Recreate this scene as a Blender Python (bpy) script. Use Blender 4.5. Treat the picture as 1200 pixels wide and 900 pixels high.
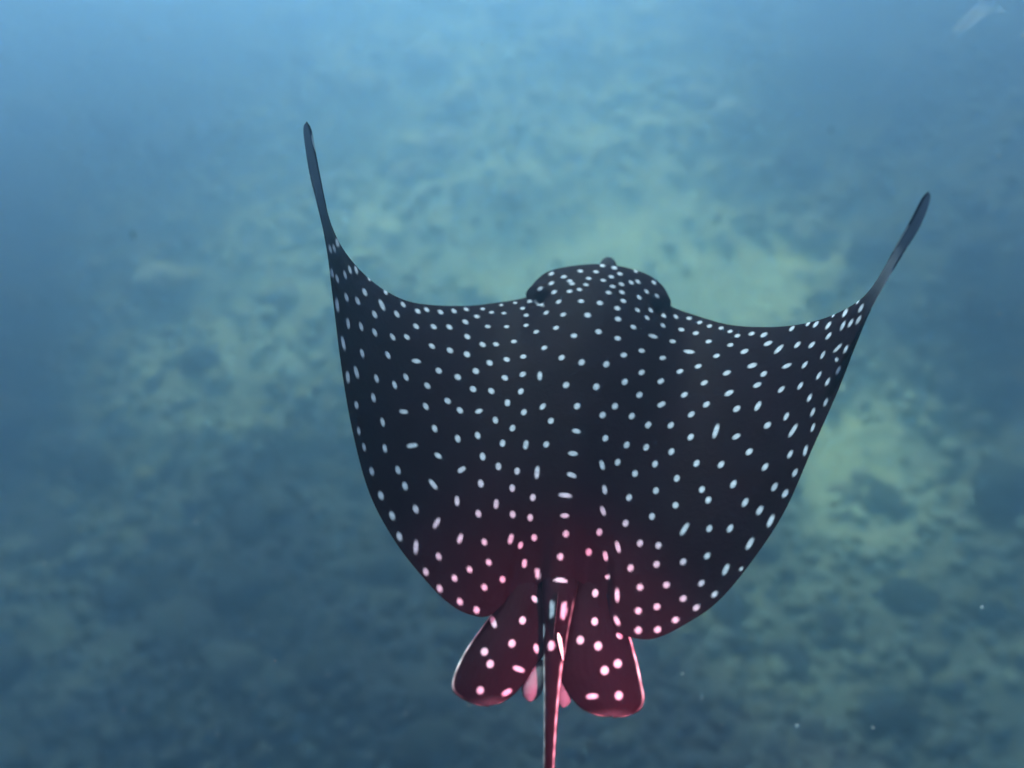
# Spotted eagle ray gliding over a hazy reef floor, seen from behind and above.
import bpy, math, random
import numpy as np

for o in list(bpy.data.objects): bpy.data.objects.remove(o)
scene = bpy.context.scene
col = scene.collection

# ------------------------------------------------------------------ camera
cam_d = bpy.data.cameras.new('camera'); cam = bpy.data.objects.new('camera', cam_d); col.objects.link(cam)
cam.location = (0, 0, 4.4); cam.rotation_euler = (math.radians(90 - 42), 0, 0)
cam_d.sensor_width = 36; cam_d.lens = 36 * 965 / 1200; cam_d.clip_start = .02; cam_d.clip_end = 500
cam_d.dof.use_dof = True; cam_d.dof.focus_distance = 1.17; cam_d.dof.aperture_fstop = 1.8
scene.camera = cam

# ------------------------------------------------------------------ sky, sun, exposure
SUN_ELEV, SUN_AZ = math.radians(36), math.radians(-10)        # ahead of the camera, a little to the left
world = bpy.data.worlds.new('World'); scene.world = world; world.use_nodes = True
wn = world.node_tree.nodes; bg = wn['Background']
sky = wn.new('ShaderNodeTexSky'); sky.sky_type = 'NISHITA'; sky.sun_disc = False
sky.sun_elevation = SUN_ELEV; sky.sun_rotation = SUN_AZ
world.node_tree.links.new(sky.outputs[0], bg.inputs[0]); bg.inputs[1].default_value = .10
sun_d = bpy.data.lights.new('sun', 'SUN'); sun = bpy.data.objects.new('sun', sun_d); col.objects.link(sun)
sun_d.energy = 5.0; sun_d.angle = math.radians(25); sun_d.color = (.73, .98, .96)   # daylight already filtered by the water above
sun.rotation_euler = (-(math.pi / 2 - SUN_ELEV), 0, -SUN_AZ); sun.location = (0, 10, 12)
vs = scene.view_settings; vs.view_transform = 'Standard'; vs.look = 'None'; vs.exposure = 1.12; vs.gamma = 1; vs.use_curve_mapping = False
# the diver's warm red torch that tints the tail end of the ray
tor_d = bpy.data.lights.new('dive_torch', 'SPOT'); tor = bpy.data.objects.new('dive_torch', tor_d); col.objects.link(tor)
tor_d.energy = 44; tor_d.color = (1.0, .20, .30); tor_d.shadow_soft_size = .02; tor_d.spot_size = math.radians(48); tor_d.spot_blend = 1.0
tor.location = (.26, .216, 3.84)
from mathutils import Vector
tor.rotation_euler = (Vector((.07, .52, 3.46)) - tor.location).to_track_quat('-Z', 'Y').to_euler()
cy = scene.cycles; cy.use_denoising = True; cy.max_bounces = 8; cy.volume_bounces = 4; cy.sample_clamp_indirect = 4

GROUND, SLOPE = -9.6, .36      # the reef floor: a slope rising away from the camera

# ------------------------------------------------------------------ helpers
def link(o, parent=None):
    col.objects.link(o)
    if parent: o.parent = parent
    return o
def tag(o, label=None, cat=None, group=None, kind=None):
    if label: o['label'] = label
    if cat: o['category'] = cat
    if group: o['group'] = group
    if kind: o['kind'] = kind
    return o
def np_mesh(name, V, Q, attrs=None, smooth=True):
    """mesh from numpy verts and quads (n,4) or tris (n,3)."""
    V = np.asarray(V, np.float32); Q = np.asarray(Q, np.int32); k = Q.shape[1]
    me = bpy.data.meshes.new(name)
    me.vertices.add(len(V)); me.vertices.foreach_set('co', V.ravel())
    me.loops.add(Q.size); me.loops.foreach_set('vertex_index', Q.ravel())
    me.polygons.add(len(Q)); me.polygons.foreach_set('loop_start', np.arange(0, Q.size, k, dtype=np.int32))
    try: me.polygons.foreach_set('loop_total', np.full(len(Q), k, np.int32))
    except Exception: pass
    me.polygons.foreach_set('use_smooth', np.full(len(Q), smooth))
    for n, a in (attrs or {}).items():
        at = me.attributes.new(n, 'FLOAT', 'POINT'); at.data.foreach_set('value', np.asarray(a, np.float32).ravel())
    me.update(calc_edges=True); me.validate()
    return me
def grid_quads(n, m, off=0, wrap=False, flip=False):
    i = np.arange(n - 1)[:, None]; j = np.arange(m if wrap else m - 1)[None, :]; j2 = (j + 1) % m
    q = np.stack([i * m + j, (i + 1) * m + j, (i + 1) * m + j2, i * m + j2], -1).reshape(-1, 4) + off
    return q[:, ::-1] if flip else q
def vnoise(x, y, seed, z=None):
    """smooth lattice noise in -1..1"""
    rs = np.random.RandomState(seed); T = rs.rand(64, 64) * 2 - 1
    i = np.floor(x).astype(int); j = np.floor(y).astype(int); fx = x - i; fy = y - j
    fx = fx * fx * fx * (fx * (fx * 6 - 15) + 10); fy = fy * fy * fy * (fy * (fy * 6 - 15) + 10); i %= 64; j %= 64; i1 = (i + 1) % 64; j1 = (j + 1) % 64
    return (T[i, j] * (1 - fx) + T[i1, j] * fx) * (1 - fy) + (T[i, j1] * (1 - fx) + T[i1, j1] * fx) * fy
def sstep(a, b, x): t = np.clip((x - a) / (b - a), 0, 1); return t * t * (3 - 2 * t)

class Mat:
    """tiny wrapper for node materials"""
    def __init__(s, name):
        s.m = bpy.data.materials.new(name); s.m.use_nodes = True; s.t = s.m.node_tree; s.b = s.t.nodes['Principled BSDF']
    def n(s, kind, **kw):
        x = s.t.nodes.new(kind)
        for k, v in kw.items():
            if k in x.inputs: x.inputs[k].default_value = v
            else: setattr(x, k, v)
        return x
    def l(s, a, b): s.t.links.new(a, b)
    def attr(s, name): return s.n('ShaderNodeAttribute', attribute_name=name).outputs['Fac']
    def noise(s, scale, detail=4, rough=.55, coord='Object'):
        tc = s.n('ShaderNodeTexCoord'); x = s.n('ShaderNodeTexNoise'); x.inputs['Scale'].default_value = scale
        x.inputs['Detail'].default_value = detail; x.inputs['Roughness'].default_value = rough
        s.l(tc.outputs[coord], x.inputs['Vector']); return x.outputs['Fac']
    def ramp(s, fac, stops):
        r = s.n('ShaderNodeValToRGB'); e = r.color_ramp.elements
        while len(e) < len(stops): e.new(.5)
        for q, (p, c) in zip(e, stops): q.position = p; q.color = (*c, 1)
        s.l(fac, r.inputs[0]); return r.outputs[0]
    def mix(s, fac, a, b):
        x = s.n('ShaderNodeMix', data_type='RGBA')
        for v, i in ((fac, 0), (a, 6), (b, 7)):
            if isinstance(v, tuple): x.inputs[i].default_value = (*v, 1)
            elif isinstance(v, (int, float)): x.inputs[i].default_value = v
            else: s.l(v, x.inputs[i])
        return x.outputs[2]
    def math(s, op, a, b=0., clamp=False):
        x = s.n('ShaderNodeMath', operation=op, use_clamp=clamp)
        for v, i in ((a, 0), (b, 1)):
            if isinstance(v, (int, float)): x.inputs[i].default_value = v
            else: s.l(v, x.inputs[i])
        return x.outputs[0]
    def bump(s, h, strength, dist):
        x = s.n('ShaderNodeBump'); x.inputs['Strength'].default_value = strength; x.inputs['Distance'].default_value = dist
        s.l(h, x.inputs['Height']); s.l(x.outputs[0], s.b.inputs['Normal'])
    def base(s, c):
        if isinstance(c, tuple): s.b.inputs['Base Color'].default_value = (*c, 1)
        else: s.l(c, s.b.inputs['Base Color'])
    def surf(s, rough, spec=.5):
        s.b.inputs['Roughness'].default_value = rough; s.b.inputs['Specular IOR Level'].default_value = spec

# ------------------------------------------------------------------ materials
m = Mat('ray_skin')
sp_, pale_, tip_ = m.attr('spot'), m.attr('pale'), m.attr('tip')
skin = m.ramp(m.noise(9, 5), [(.3, (.0038, .0013, .0026)), (.7, (.0062, .0023, .0044))])
skin = m.mix(m.math('MULTIPLY', m.ramp(m.noise(60, 3), [(.55, (0, 0, 0)), (.8, (1, 1, 1))]), .3), skin, (.009, .006, .008))
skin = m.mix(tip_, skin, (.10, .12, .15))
skin = m.mix(pale_, skin, (.62, .64, .66))
spotc = m.ramp(m.noise(130, 2), [(.3, (.23, .255, .30)), (.7, (.31, .34, .40))])
m.base(m.mix(sp_, skin, spotc)); m.surf(.55, .005); m.bump(m.noise(75, 4), .25, .004)
M_RAY = m.m
m = Mat('ray_eye'); m.base((.006, .006, .008)); m.surf(.12, .5); M_EYE = m.m
m = Mat('ray_spine'); m.base(m.ramp(m.noise(40), [(.3, (.55, .52, .5)), (.7, (.75, .72, .7))])); m.surf(.4); M_SPINE = m.m

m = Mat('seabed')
sand_ = m.attr('sand'); glow_ = m.attr('painted_glow')
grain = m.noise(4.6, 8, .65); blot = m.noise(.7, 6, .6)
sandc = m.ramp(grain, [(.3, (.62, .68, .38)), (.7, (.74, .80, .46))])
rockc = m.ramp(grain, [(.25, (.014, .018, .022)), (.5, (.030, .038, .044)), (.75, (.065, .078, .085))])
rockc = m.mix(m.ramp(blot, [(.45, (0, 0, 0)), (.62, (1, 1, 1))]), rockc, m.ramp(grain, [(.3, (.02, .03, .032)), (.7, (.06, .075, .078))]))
rockc = m.mix(glow_, rockc, m.ramp(grain, [(.3, (.36, .42, .28)), (.7, (.50, .57, .40))]))  # bright middle of the bed is light painted into the rock colour
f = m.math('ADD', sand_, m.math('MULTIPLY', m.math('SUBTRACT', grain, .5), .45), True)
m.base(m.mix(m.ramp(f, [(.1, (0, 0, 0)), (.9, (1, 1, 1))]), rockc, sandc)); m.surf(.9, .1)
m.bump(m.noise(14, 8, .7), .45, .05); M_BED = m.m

def rock_mat(name, lo, mid, hi):
    m = Mat(name); g = m.noise(5, 8, .65)
    c = m.ramp(g, [(.28, lo), (.5, mid), (.74, hi)])
    m.base(m.mix(m.ramp(m.noise(2.2, 4), [(.48, (0, 0, 0)), (.66, (1, 1, 1))]), c, (.03, .042, .038))); m.surf(.9, .1)
    m.bump(m.noise(11, 8, .7), .9, .05); return m.m
M_ROCK = {'grey': rock_mat('rock_grey', (.026, .034, .038), (.048, .06, .066), (.09, .105, .11)),
          'dark': rock_mat('rock_dark', (.014, .02, .023), (.026, .034, .038), (.052, .064, .068)),
          'pale': rock_mat('rock_pale', (.22, .25, .18), (.34, .37, .27), (.48, .50, .38))}
m = Mat('drift_white'); m.base(m.ramp(m.noise(200), [(.3, (.4, .43, .43)), (.7, (.55, .58, .58))])); m.surf(.7, .2); M_SNOW = m.m
m = Mat('drift_dark'); m.base(m.ramp(m.noise(200), [(.3, (.02, .03, .03)), (.7, (.05, .06, .06))])); m.surf(.7, .2); M_FLECK = m.m
m = Mat('drift_jelly'); m.base((.7, .76, .8)); m.surf(.3, .3); m.b.inputs['Alpha'].default_value = .06; M_JELLY = m.m

# ------------------------------------------------------------------ measurements of the ray (metres, in its own frame: x right, y ahead, z up)
RAY_ORIGIN = [0.094,0.8752,3.489]; RAY_SIZE = .72; RAY_YAW = -0.1466; WATER_TOP = 4.9
DISC_FRONT = np.array([[-0.5243,0.1275,0.625],[-0.5175,0.1259,0.61],[-0.5212,0.1364,0.57],[-0.525,0.1481,0.51],[-0.5191,0.137,0.46],[-0.5235,0.1544,0.4],[-0.5082,0.161,0.335],[-0.4783,0.174,0.27],[-0.4337,0.1932,0.21],[-0.3831,0.2418,0.15],[-0.2933,0.3269,0.09],[-0.2166,0.4001,0.055],[-0.1708,0.4383,0.04],[-0.139,0.4609,0.035],[-0.1338,0.4699,0.045],[-0.1262,0.4937,0.058],[-0.1051,0.5166,0.068],[-0.0609,0.5317,0.07],[-0.0135,0.5387,0.07],[0.0341,0.5419,0.07],[0.0841,0.5377,0.07],[0.1297,0.5284,0.068],[0.1589,0.5133,0.058],[0.1756,0.4935,0.045],[0.1876,0.4692,0.035],[0.2226,0.4463,0.04],[0.2518,0.4234,0.05],[0.2862,0.3833,0.07],[0.3243,0.3317,0.1],[0.3691,0.2722,0.145],[0.4245,0.2138,0.2],[0.4711,0.1602,0.265],[0.5032,0.1167,0.335],[0.5166,0.0846,0.4],[0.5193,0.0735,0.45],[0.5151,0.0472,0.51],[0.5162,0.029,0.57],[0.5203,0.0272,0.61],[0.5254,0.0253,0.625]])
DISC_REAR = np.array([[-0.5243,0.1275,0.625],[-0.5332,0.1271,0.61],[-0.535,0.1239,0.57],[-0.5391,0.1323,0.51],[-0.5294,0.1189,0.46],[-0.5064,0.0741,0.4],[-0.4763,-0.0087,0.335],[-0.4321,-0.1275,0.27],[-0.3887,-0.2291,0.21],[-0.3427,-0.3097,0.14],[-0.2831,-0.3723,0.09],[-0.2149,-0.422,0.05],[-0.1704,-0.4454,0.03],[-0.1358,-0.4494,0.015],[-0.109,-0.4407,0.005],[-0.0894,-0.4121,0.0],[-0.0741,-0.3818,-0.002],[-0.047,-0.3646,0.0],[0.006,-0.3531,0.0],[0.0519,-0.3481,0.0],[0.08,-0.3531,0.0],[0.0933,-0.3678,-0.002],[0.1015,-0.4065,0.0],[0.1164,-0.4347,0.0],[0.1455,-0.4466,0.005],[0.1793,-0.4459,0.012],[0.2219,-0.4246,0.025],[0.2762,-0.3875,0.05],[0.3278,-0.3295,0.09],[0.3835,-0.2455,0.14],[0.4235,-0.1582,0.21],[0.4668,-0.0609,0.27],[0.491,-0.0012,0.335],[0.5004,0.0148,0.4],[0.5073,0.0143,0.45],[0.5275,0.0331,0.51],[0.5292,0.015,0.57],[0.5331,0.0264,0.61],[0.5254,0.0253,0.625]])
FIN_LEFT_OUT = np.array([[-0.0783,-0.3202,-0.011],[-0.0965,-0.3974,-0.0131],[-0.113,-0.4371,-0.0152],[-0.1325,-0.4808,-0.0173],[-0.1442,-0.5139,-0.0194],[-0.1509,-0.5467,-0.0216],[-0.1481,-0.5681,-0.0237],[-0.1316,-0.5796,-0.0258],[-0.1078,-0.5854,-0.0279],[-0.0837,-0.5852,-0.03]])
FIN_LEFT_IN = np.array([[-0.0148,-0.3031,-0.011],[-0.0072,-0.3842,-0.0131],[-0.0029,-0.4345,-0.0152],[-0.0023,-0.478,-0.0173],[-0.0187,-0.5112,-0.0194],[-0.0263,-0.5299,-0.0216],[-0.0357,-0.5454,-0.0237],[-0.0463,-0.561,-0.0258],[-0.0614,-0.5741,-0.0279],[-0.0812,-0.5833,-0.03]])
FIN_RIGHT_OUT = np.array([[0.0916,-0.3027,-0.011],[0.1149,-0.3839,-0.0131],[0.1381,-0.4305,-0.0152],[0.1482,-0.4606,-0.0173],[0.155,-0.4824,-0.0194],[0.1618,-0.5113,-0.0216],[0.167,-0.5366,-0.0237],[0.1622,-0.5554,-0.0258],[0.1449,-0.567,-0.0279],[0.1178,-0.5743,-0.03]])
FIN_RIGHT_IN = np.array([[0.0155,-0.3025,-0.011],[0.0203,-0.3979,-0.0131],[0.0209,-0.4478,-0.0152],[0.0207,-0.4875,-0.0173],[0.0239,-0.5174,-0.0194],[0.0362,-0.539,-0.0216],[0.049,-0.554,-0.0237],[0.0643,-0.5669,-0.0258],[0.0886,-0.5739,-0.0279],[0.115,-0.5733,-0.03]])
TAIL_PATH = np.array([[-0.0056,-0.1808,-0.035,0.0221],[-0.0004,-0.245,-0.022,0.0279],[0.0045,-0.3048,-0.01,0.0318],[0.0081,-0.359,0.001,0.0323],[0.0095,-0.4045,0.008,0.0285],[0.011,-0.4444,0.004,0.0228],[0.0123,-0.4828,0.0,0.0195],[0.0136,-0.5192,-0.005,0.0163],[0.0163,-0.5605,-0.012,0.013],[0.0188,-0.5996,-0.02,0.0109],[0.0219,-0.6362,-0.03,0.0094],[0.0248,-0.6708,-0.042,0.0085],[0.0349,-0.7736,-0.0797,0.007],[0.0462,-0.8757,-0.1191,0.0057],[0.0587,-0.977,-0.1601,0.0047],[0.0725,-1.0774,-0.2028,0.0038],[0.0874,-1.177,-0.247,0.0032],[0.1035,-1.2757,-0.2928,0.0026],[0.1207,-1.3735,-0.3402,0.0021],[0.1391,-1.4703,-0.389,0.0017],[0.1587,-1.5662,-0.4394,0.0014]])
CLASPER_LEFT = [[-0.0151,-0.4902,-0.036],[-0.017,-0.5216,-0.037],[-0.0194,-0.5476,-0.038],[-0.019,-0.5621,-0.039]]
CLASPER_RIGHT = [[0.0176,-0.4934,-0.036],[0.0266,-0.5229,-0.037],[0.035,-0.5486,-0.038],[0.0366,-0.5643,-0.039]]
SNOUT = [0.0327,0.5909,0.05]
EYES = [[-0.131,0.4633,0.05],[0.175,0.4937,0.05]]
SPINE = [[0.0157,-0.4688,0.026],[0.0187,-0.4765,0.0235],[0.0221,-0.4873,0.021],[0.0256,-0.4993,0.018],[0.029,-0.5106,0.014]]
SPECKS = [[-992,1889,2913,32],[-265,2458,3595,26],[-52,2277,3643,24],[-308,2017,3576,22],[-339,1965,3470,22],[-349,1924,3392,16],[-216,2065,3196,24],[635,1937,3134,24],[965,949,2928,25],[609,818,2680,30],[750,793,2724,20],[458,838,2643,20],[1104,1827,2292,30],[1044,1800,2239,22],[-1061,1746,2203,30],[-1262,1327,2554,26],[-1038,1441,2502,19],[1272,1643,2236,22],[1175,1669,2201,30],[1378,2546,3614,37],[1427,2515,3601,37],[1241,2051,3690,31],[1271,1716,3100,25],[1238,1943,3430,31],[1227,1908,3348,25],[422,1033,2504,27],[464,980,2486,22],[20,1836,3606,15],[-828,2675,3324,22],[-1129,2624,3484,37],[1412,1985,2649,22],[1088,1695,2177,22],[102,958,3122,12],[-297,765,2576,15],[-825,1322,1836,22],[-938,1203,1817,22],[-1205,1222,1939,22],[-617,1405,1822,30],[-358,1315,1727,22]]
FLECKS = [([2.4309,5.9571,1.6425], .019, "small dark fleck drifting above the tip of the right wing"), ([-3.2994,6.1992,0.5681], .032, "larger dark fleck drifting in open water beyond the left wing tip")]
SHRED = [[2.1979,4.239,2.9169],[2.2244,4.2421,2.9658],[2.2673,4.2552,3.0025],[2.3203,4.2746,3.041],[2.3949,4.2992,3.0616],[2.4485,4.2647,3.0482]]
# white skin marks: sheet, centre, long and short half-axes in 0.1 mm
SPOTS = [("d",-5059,1312,3694,41,-79,-39,41,-162,98),("d",-4990,934,3807,25,-40,-63,-2,-56,28),("d",-5001,764,3902,24,-39,-63,-3,-52,26),("d",-4819,1488,2944,46,-85,-32,0,-75,41),
("d",-4830,1172,3163,42,-80,-37,8,-88,51),("d",-4790,776,3310,30,-48,-58,-4,-56,29),("d",-4808,394,3476,27,-42,-60,-5,-54,28),("d",-4869,349,3631,29,-50,-55,-13,-29,11),
("d",-4667,1761,2560,45,-79,-4,6,-87,48),("d",-4549,1077,2698,44,-50,-46,-5,-91,43),("d",-4353,1816,2203,47,-70,-12,-2,-86,42),("d",-4646,306,3112,32,-48,-56,-8,-62,32),
("d",-4534,572,2845,37,-40,-55,-10,-71,32),("d",-4269,1231,2289,70,-93,-57,-13,-82,37),("d",-4677,-125,3238,36,-101,-70,-20,-27,13),("d",-4273,726,2420,44,-44,-47,-12,-77,32),
("d",-4014,1369,1976,50,-46,-41,-13,-81,31),("d",-4017,1889,1848,48,-42,-33,-8,-84,33),("d",-3738,2023,1596,54,-26,-29,-7,-84,23),("d",-3603,2278,1465,53,-32,-20,-7,-79,21),
("d",-3331,2450,1299,56,-35,-19,-9,-79,19),("d",-3084,2741,1139,56,-36,-14,-8,-77,19),("d",-2855,3032,998,54,-18,-12,-1,-76,18),("d",-2510,3279,863,47,18,-12,9,-63,12),
("d",-2127,3682,725,42,16,-7,9,-57,14),("d",-1821,3907,661,45,3,3,9,-62,17),("d",-2286,3212,836,49,22,-12,9,-57,7),("d",-1998,3286,787,51,18,-7,9,-54,7),("d",-2573,2860,948,60,8,-17,5,-73,9),
("d",-2768,2478,1057,62,-27,-19,-9,-79,13),("d",-2265,2569,910,57,13,-12,7,-64,5),("d",-1846,2697,854,53,11,-1,9,-57,6),("d",-3044,2035,1220,60,-33,-24,-13,-78,15),
("d",-3334,1771,1400,57,-26,-29,-11,-78,16),("d",-3635,1437,1634,54,-18,-35,-8,-80,19),("d",-4482,-224,2891,32,-87,-45,-12,-45,29),("d",-4340,57,2615,37,-62,-47,-14,-53,27),
("d",-4150,255,2331,41,-49,-47,-16,-60,25),("d",-3889,554,2006,47,-37,-44,-15,-67,23),("d",-3691,884,1772,51,-19,-40,-10,-76,21),("d",-4424,-754,2829,46,-96,-66,-15,-37,20),
("d",-4173,-530,2431,35,-58,-45,-15,-49,26),("d",-3842,-14,1996,43,-45,-43,-18,-56,21),("d",-3380,361,1580,72,51,-54,7,-63,-3),("d",-3219,1082,1416,55,-24,-31,-12,-74,16),
("d",-2864,1237,1214,58,-32,-24,-17,-81,14),("d",-2624,1950,1061,62,-34,-17,-13,-79,11),("d",-2513,1328,1070,60,-39,-18,-20,-83,11),("d",-2254,1827,972,63,-33,-10,-12,-77,8),
("d",-1971,1938,926,63,-13,-4,0,-71,5),("d",-1584,2081,936,59,-2,12,11,-66,6),("d",-1997,1243,960,62,-47,-6,-20,-72,4),("d",-1647,1420,953,66,-30,5,-5,-69,1),("d",-2942,458,1290,54,-25,-30,-19,-77,11),
("d",-2558,523,1105,57,-31,-23,-21,-77,7),("d",-2237,880,1005,60,-42,-14,-23,-76,5),("d",-1597,824,942,61,-50,0,-21,-59,-4),("d",-3449,-223,1638,44,-51,-36,-23,-54,19),
("d",-3860,-788,2045,35,-61,-39,-21,-48,25),("d",-4131,-1066,2410,43,-79,-58,-17,-46,26),("d",-4203,-1339,2519,33,-89,-44,-18,-40,27),("d",-3965,-1723,2196,23,-55,-31,-18,-40,27),
("d",-3818,-2172,1991,22,-51,-33,-15,-32,23),("d",-3688,-2368,1788,23,-49,-36,-17,-32,23),("d",-3797,-1261,1983,34,-64,-38,-22,-46,26),("d",-3550,-1618,1715,33,-65,-34,-23,-40,22),
("d",-3394,-2112,1535,29,-58,-33,-25,-30,16),("d",-3577,-600,1750,38,-64,-35,-24,-47,22),("d",-3055,-105,1353,51,-32,-34,-21,-66,13),("d",-2970,-640,1285,45,-52,-30,-27,-52,15),
("d",-3298,-1074,1505,62,49,-47,8,-48,-7),("d",-2995,-1710,1254,74,74,-46,15,-43,-13),("d",-2707,-1063,1115,38,-65,-23,-34,-43,15),("d",-2617,-236,1109,54,-33,-25,-23,-66,8),
("d",-2343,-356,994,53,-42,-20,-26,-61,6),("d",-2196,328,982,58,-38,-16,-23,-70,3),("d",-1818,392,922,58,-49,-8,-25,-61,-1),("d",-1197,444,947,24,73,11,48,-36,3),
("d",-1433,113,894,-12,86,7,51,4,2),("d",-1974,-233,905,60,53,-7,24,-50,-8),("d",-1604,-388,849,28,-79,-9,-46,-23,0),("d",-1229,-542,829,14,75,10,50,-20,-1),("d",-1054,-120,897,21,71,12,50,-31,1),
("d",-2248,-1082,919,33,-76,-16,-41,-35,11),("d",-1888,-862,842,32,-77,-13,-43,-31,6),("d",-1370,-944,778,-5,81,10,50,1,-2),("d",-905,-926,786,1,99,17,44,-5,1),("d",-2518,-1652,986,64,-20,-31,-13,-52,3),
("d",-1704,-1345,764,26,-80,-13,-46,-23,5),("d",-1364,-1504,704,18,-78,-12,-48,-14,2),("d",-991,-1547,678,0,74,13,49,-2,-2),("d",-3491,-2677,1506,29,-51,-37,-26,-35,19),
("d",-3102,-2375,1274,32,-58,-32,-32,-35,16),("d",-2925,-2608,1120,35,-59,-32,-34,-36,14),("d",-3258,-3006,1257,36,-55,-35,-31,-39,17),("d",-2473,-2318,914,73,-59,-39,-23,-43,7),
("d",-2039,-1775,797,49,73,-7,30,-32,-12),("d",-1634,-1967,680,25,-76,-14,-46,-23,6),("d",-1028,-1933,610,13,-72,-14,-47,-10,2),("d",-1994,-2480,710,20,-89,-17,-38,-16,10),
("d",-1279,-2330,568,-7,89,16,41,6,-5),("d",-1568,-2615,575,26,-64,-17,-43,-25,6),("d",-942,-2473,495,18,-63,-17,-45,-17,1),("d",-608,-2481,469,10,-63,-19,-47,-7,-2),
("d",-2658,-2947,915,36,-60,-29,-36,-34,12),("d",-3003,-3265,1052,38,-58,-30,-32,-37,16),("d",-2259,-3056,720,27,106,7,36,-8,-16),("d",-613,-2074,571,-1,69,15,48,-2,2),
("d",-685,32,965,38,70,16,39,-36,0),("d",-474,-328,933,23,65,14,49,-32,1),("d",-500,-894,825,22,62,15,48,-29,1),("d",16,63,1044,32,70,10,47,-37,-4),("d",62,-563,952,79,-7,-1,-2,-53,-8),
("d",47,-1097,863,85,2,0,1,-51,-9),("d",73,-1581,775,81,-22,-5,-10,-47,-9),("d",-4,-2027,686,111,-6,8,1,-46,-9),("d",31,-2436,590,73,8,4,5,-42,-12),("d",91,-2771,484,6,61,20,47,-2,-5),
("d",-601,-1533,687,-3,126,26,43,-3,3),("d",-486,-2834,343,11,-55,-24,-47,-6,-6),("d",-908,-2941,360,10,86,24,40,0,-9),("d",-718,-3000,285,11,58,23,39,-1,-11),("d",-1369,-3131,428,27,-49,-17,-39,-28,4),
("d",551,-55,980,35,72,7,45,-29,-12),("d",784,229,994,38,73,7,44,-31,-13),("d",1143,82,903,40,73,5,40,-29,-12),("d",1488,-48,826,41,74,5,38,-29,-9),("d",1947,34,802,45,73,8,35,-37,-3),
("d",1743,558,867,71,69,-1,23,-47,-8),("d",649,-588,861,31,70,8,44,-21,-13),("d",1081,-636,785,33,70,9,42,-23,-10),("d",1470,-607,746,34,73,8,41,-24,-7),("d",1969,-638,732,35,74,11,40,-30,0),
("d",634,-1203,736,29,-85,-25,-40,-24,3),("d",930,-1065,718,28,69,11,43,-19,-9),("d",1659,-974,682,28,73,10,43,-22,-4),("d",1283,-1254,651,26,70,11,44,-19,-6),("d",2083,-1281,674,24,71,12,44,-24,4),
("d",725,-1709,606,20,-80,-22,-40,-18,3),("d",1199,-1791,552,23,67,13,45,-17,-4),("d",1696,-1583,596,21,69,11,46,-18,0),("d",729,-2147,503,34,-73,-23,-37,-24,0),
("d",2067,-1893,600,19,65,12,46,-21,7),("d",1644,-2149,505,20,64,12,45,-18,2),("d",1165,-2331,441,22,62,15,44,-18,-2),("d",698,-2561,381,16,60,20,46,-7,-9),("d",1057,-2797,316,31,-94,-20,-37,-11,-9),
("d",1452,-2709,385,26,58,15,42,-23,0),("d",1782,-2741,425,26,57,15,42,-25,2),("d",539,-2931,233,10,56,26,48,1,-13),("d",-2805,-3583,898,36,-58,-27,-33,-36,16),("d",-2505,-3642,733,-18,115,23,35,13,-15),
("d",-1802,-3198,537,12,89,12,38,-2,-12),("d",-2101,-3658,559,28,-51,-19,-37,-29,9),("d",-1230,-3480,314,26,-45,-18,-39,-29,5),("d",-605,-3281,136,-3,65,26,40,3,-1),
("d",-1537,-3718,364,26,-45,-17,-37,-29,7),("d",-1760,-3960,398,26,-47,-16,-37,-28,7),("d",-945,-3692,151,23,-42,-25,-39,-31,14),("d",-1232,-3948,213,24,-45,-18,-38,-28,8),
("d",-2250,-4020,571,27,-52,-19,-36,-29,12),("d",-1967,-4226,426,25,-50,-16,-38,-26,10),("d",-1595,-4338,278,21,-49,-17,-40,-24,11),("d",-1298,-4379,149,14,-52,-16,-43,-20,13),
("d",-340,-3433,83,22,-88,-22,-40,2,-19),("l",-333,-3916,2,48,-45,-10,-28,-40,6),("d",39,-3197,353,3,61,17,47,-3,1),("d",2378,3873,679,56,-2,4,-5,-80,17),("d",2610,3641,760,54,20,8,4,-74,16),
("d",2811,3393,868,51,11,16,4,-70,15),("d",3043,3168,1008,47,1,22,3,-69,16),("d",3207,2877,1156,46,-9,31,2,-68,14),("d",3325,2576,1286,50,-13,37,4,-69,12),("d",3585,2421,1495,52,-4,39,5,-71,14),
("d",3789,2170,1684,56,13,42,9,-73,16),("d",2503,3156,806,62,21,11,7,-73,10),("d",2762,2726,933,57,7,24,6,-68,9),("d",3176,2332,1203,52,-11,37,5,-66,9),("d",3416,1890,1410,64,3,48,10,-75,12),
("d",3830,1796,1755,64,-2,56,8,-73,13),("d",3979,1416,1927,71,61,64,15,-66,22),("d",4251,1920,2107,45,52,26,9,-66,25),("d",4497,1770,2379,42,57,15,3,-68,31),("d",4580,1539,2544,43,49,36,7,-70,29),
("d",4827,1444,2881,39,85,3,-1,-61,33),("d",4897,1049,3226,55,117,9,-12,-118,69),("d",4694,1131,2841,46,74,32,2,-85,44),("d",4776,585,3267,29,56,64,10,-51,26),("d",4846,440,3446,26,32,66,8,-52,24),
("d",5063,1073,3502,63,149,-38,-33,-154,96),("d",4711,-71,4456,-50,-161,142,67,172,-120),("d",4952,493,3758,22,21,72,5,-59,27),("d",4909,291,3637,23,24,70,7,-54,25),
("d",4626,706,2912,32,28,59,8,-63,28),("d",4683,178,3049,41,-2,94,7,-46,15),("d",4750,-42,3212,23,35,58,9,-44,22),("d",4255,1208,2245,45,38,45,11,-67,25),("d",4426,875,2531,40,22,54,9,-69,27),
("d",4522,354,2720,28,46,52,12,-43,21),("d",4651,-60,2970,0,-54,-3,-13,24,-28),("d",4661,-301,2920,22,40,56,19,-15,1),("d",4438,-60,2558,29,45,51,13,-41,20),("d",4522,-371,2687,26,43,52,13,-39,19),
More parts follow.
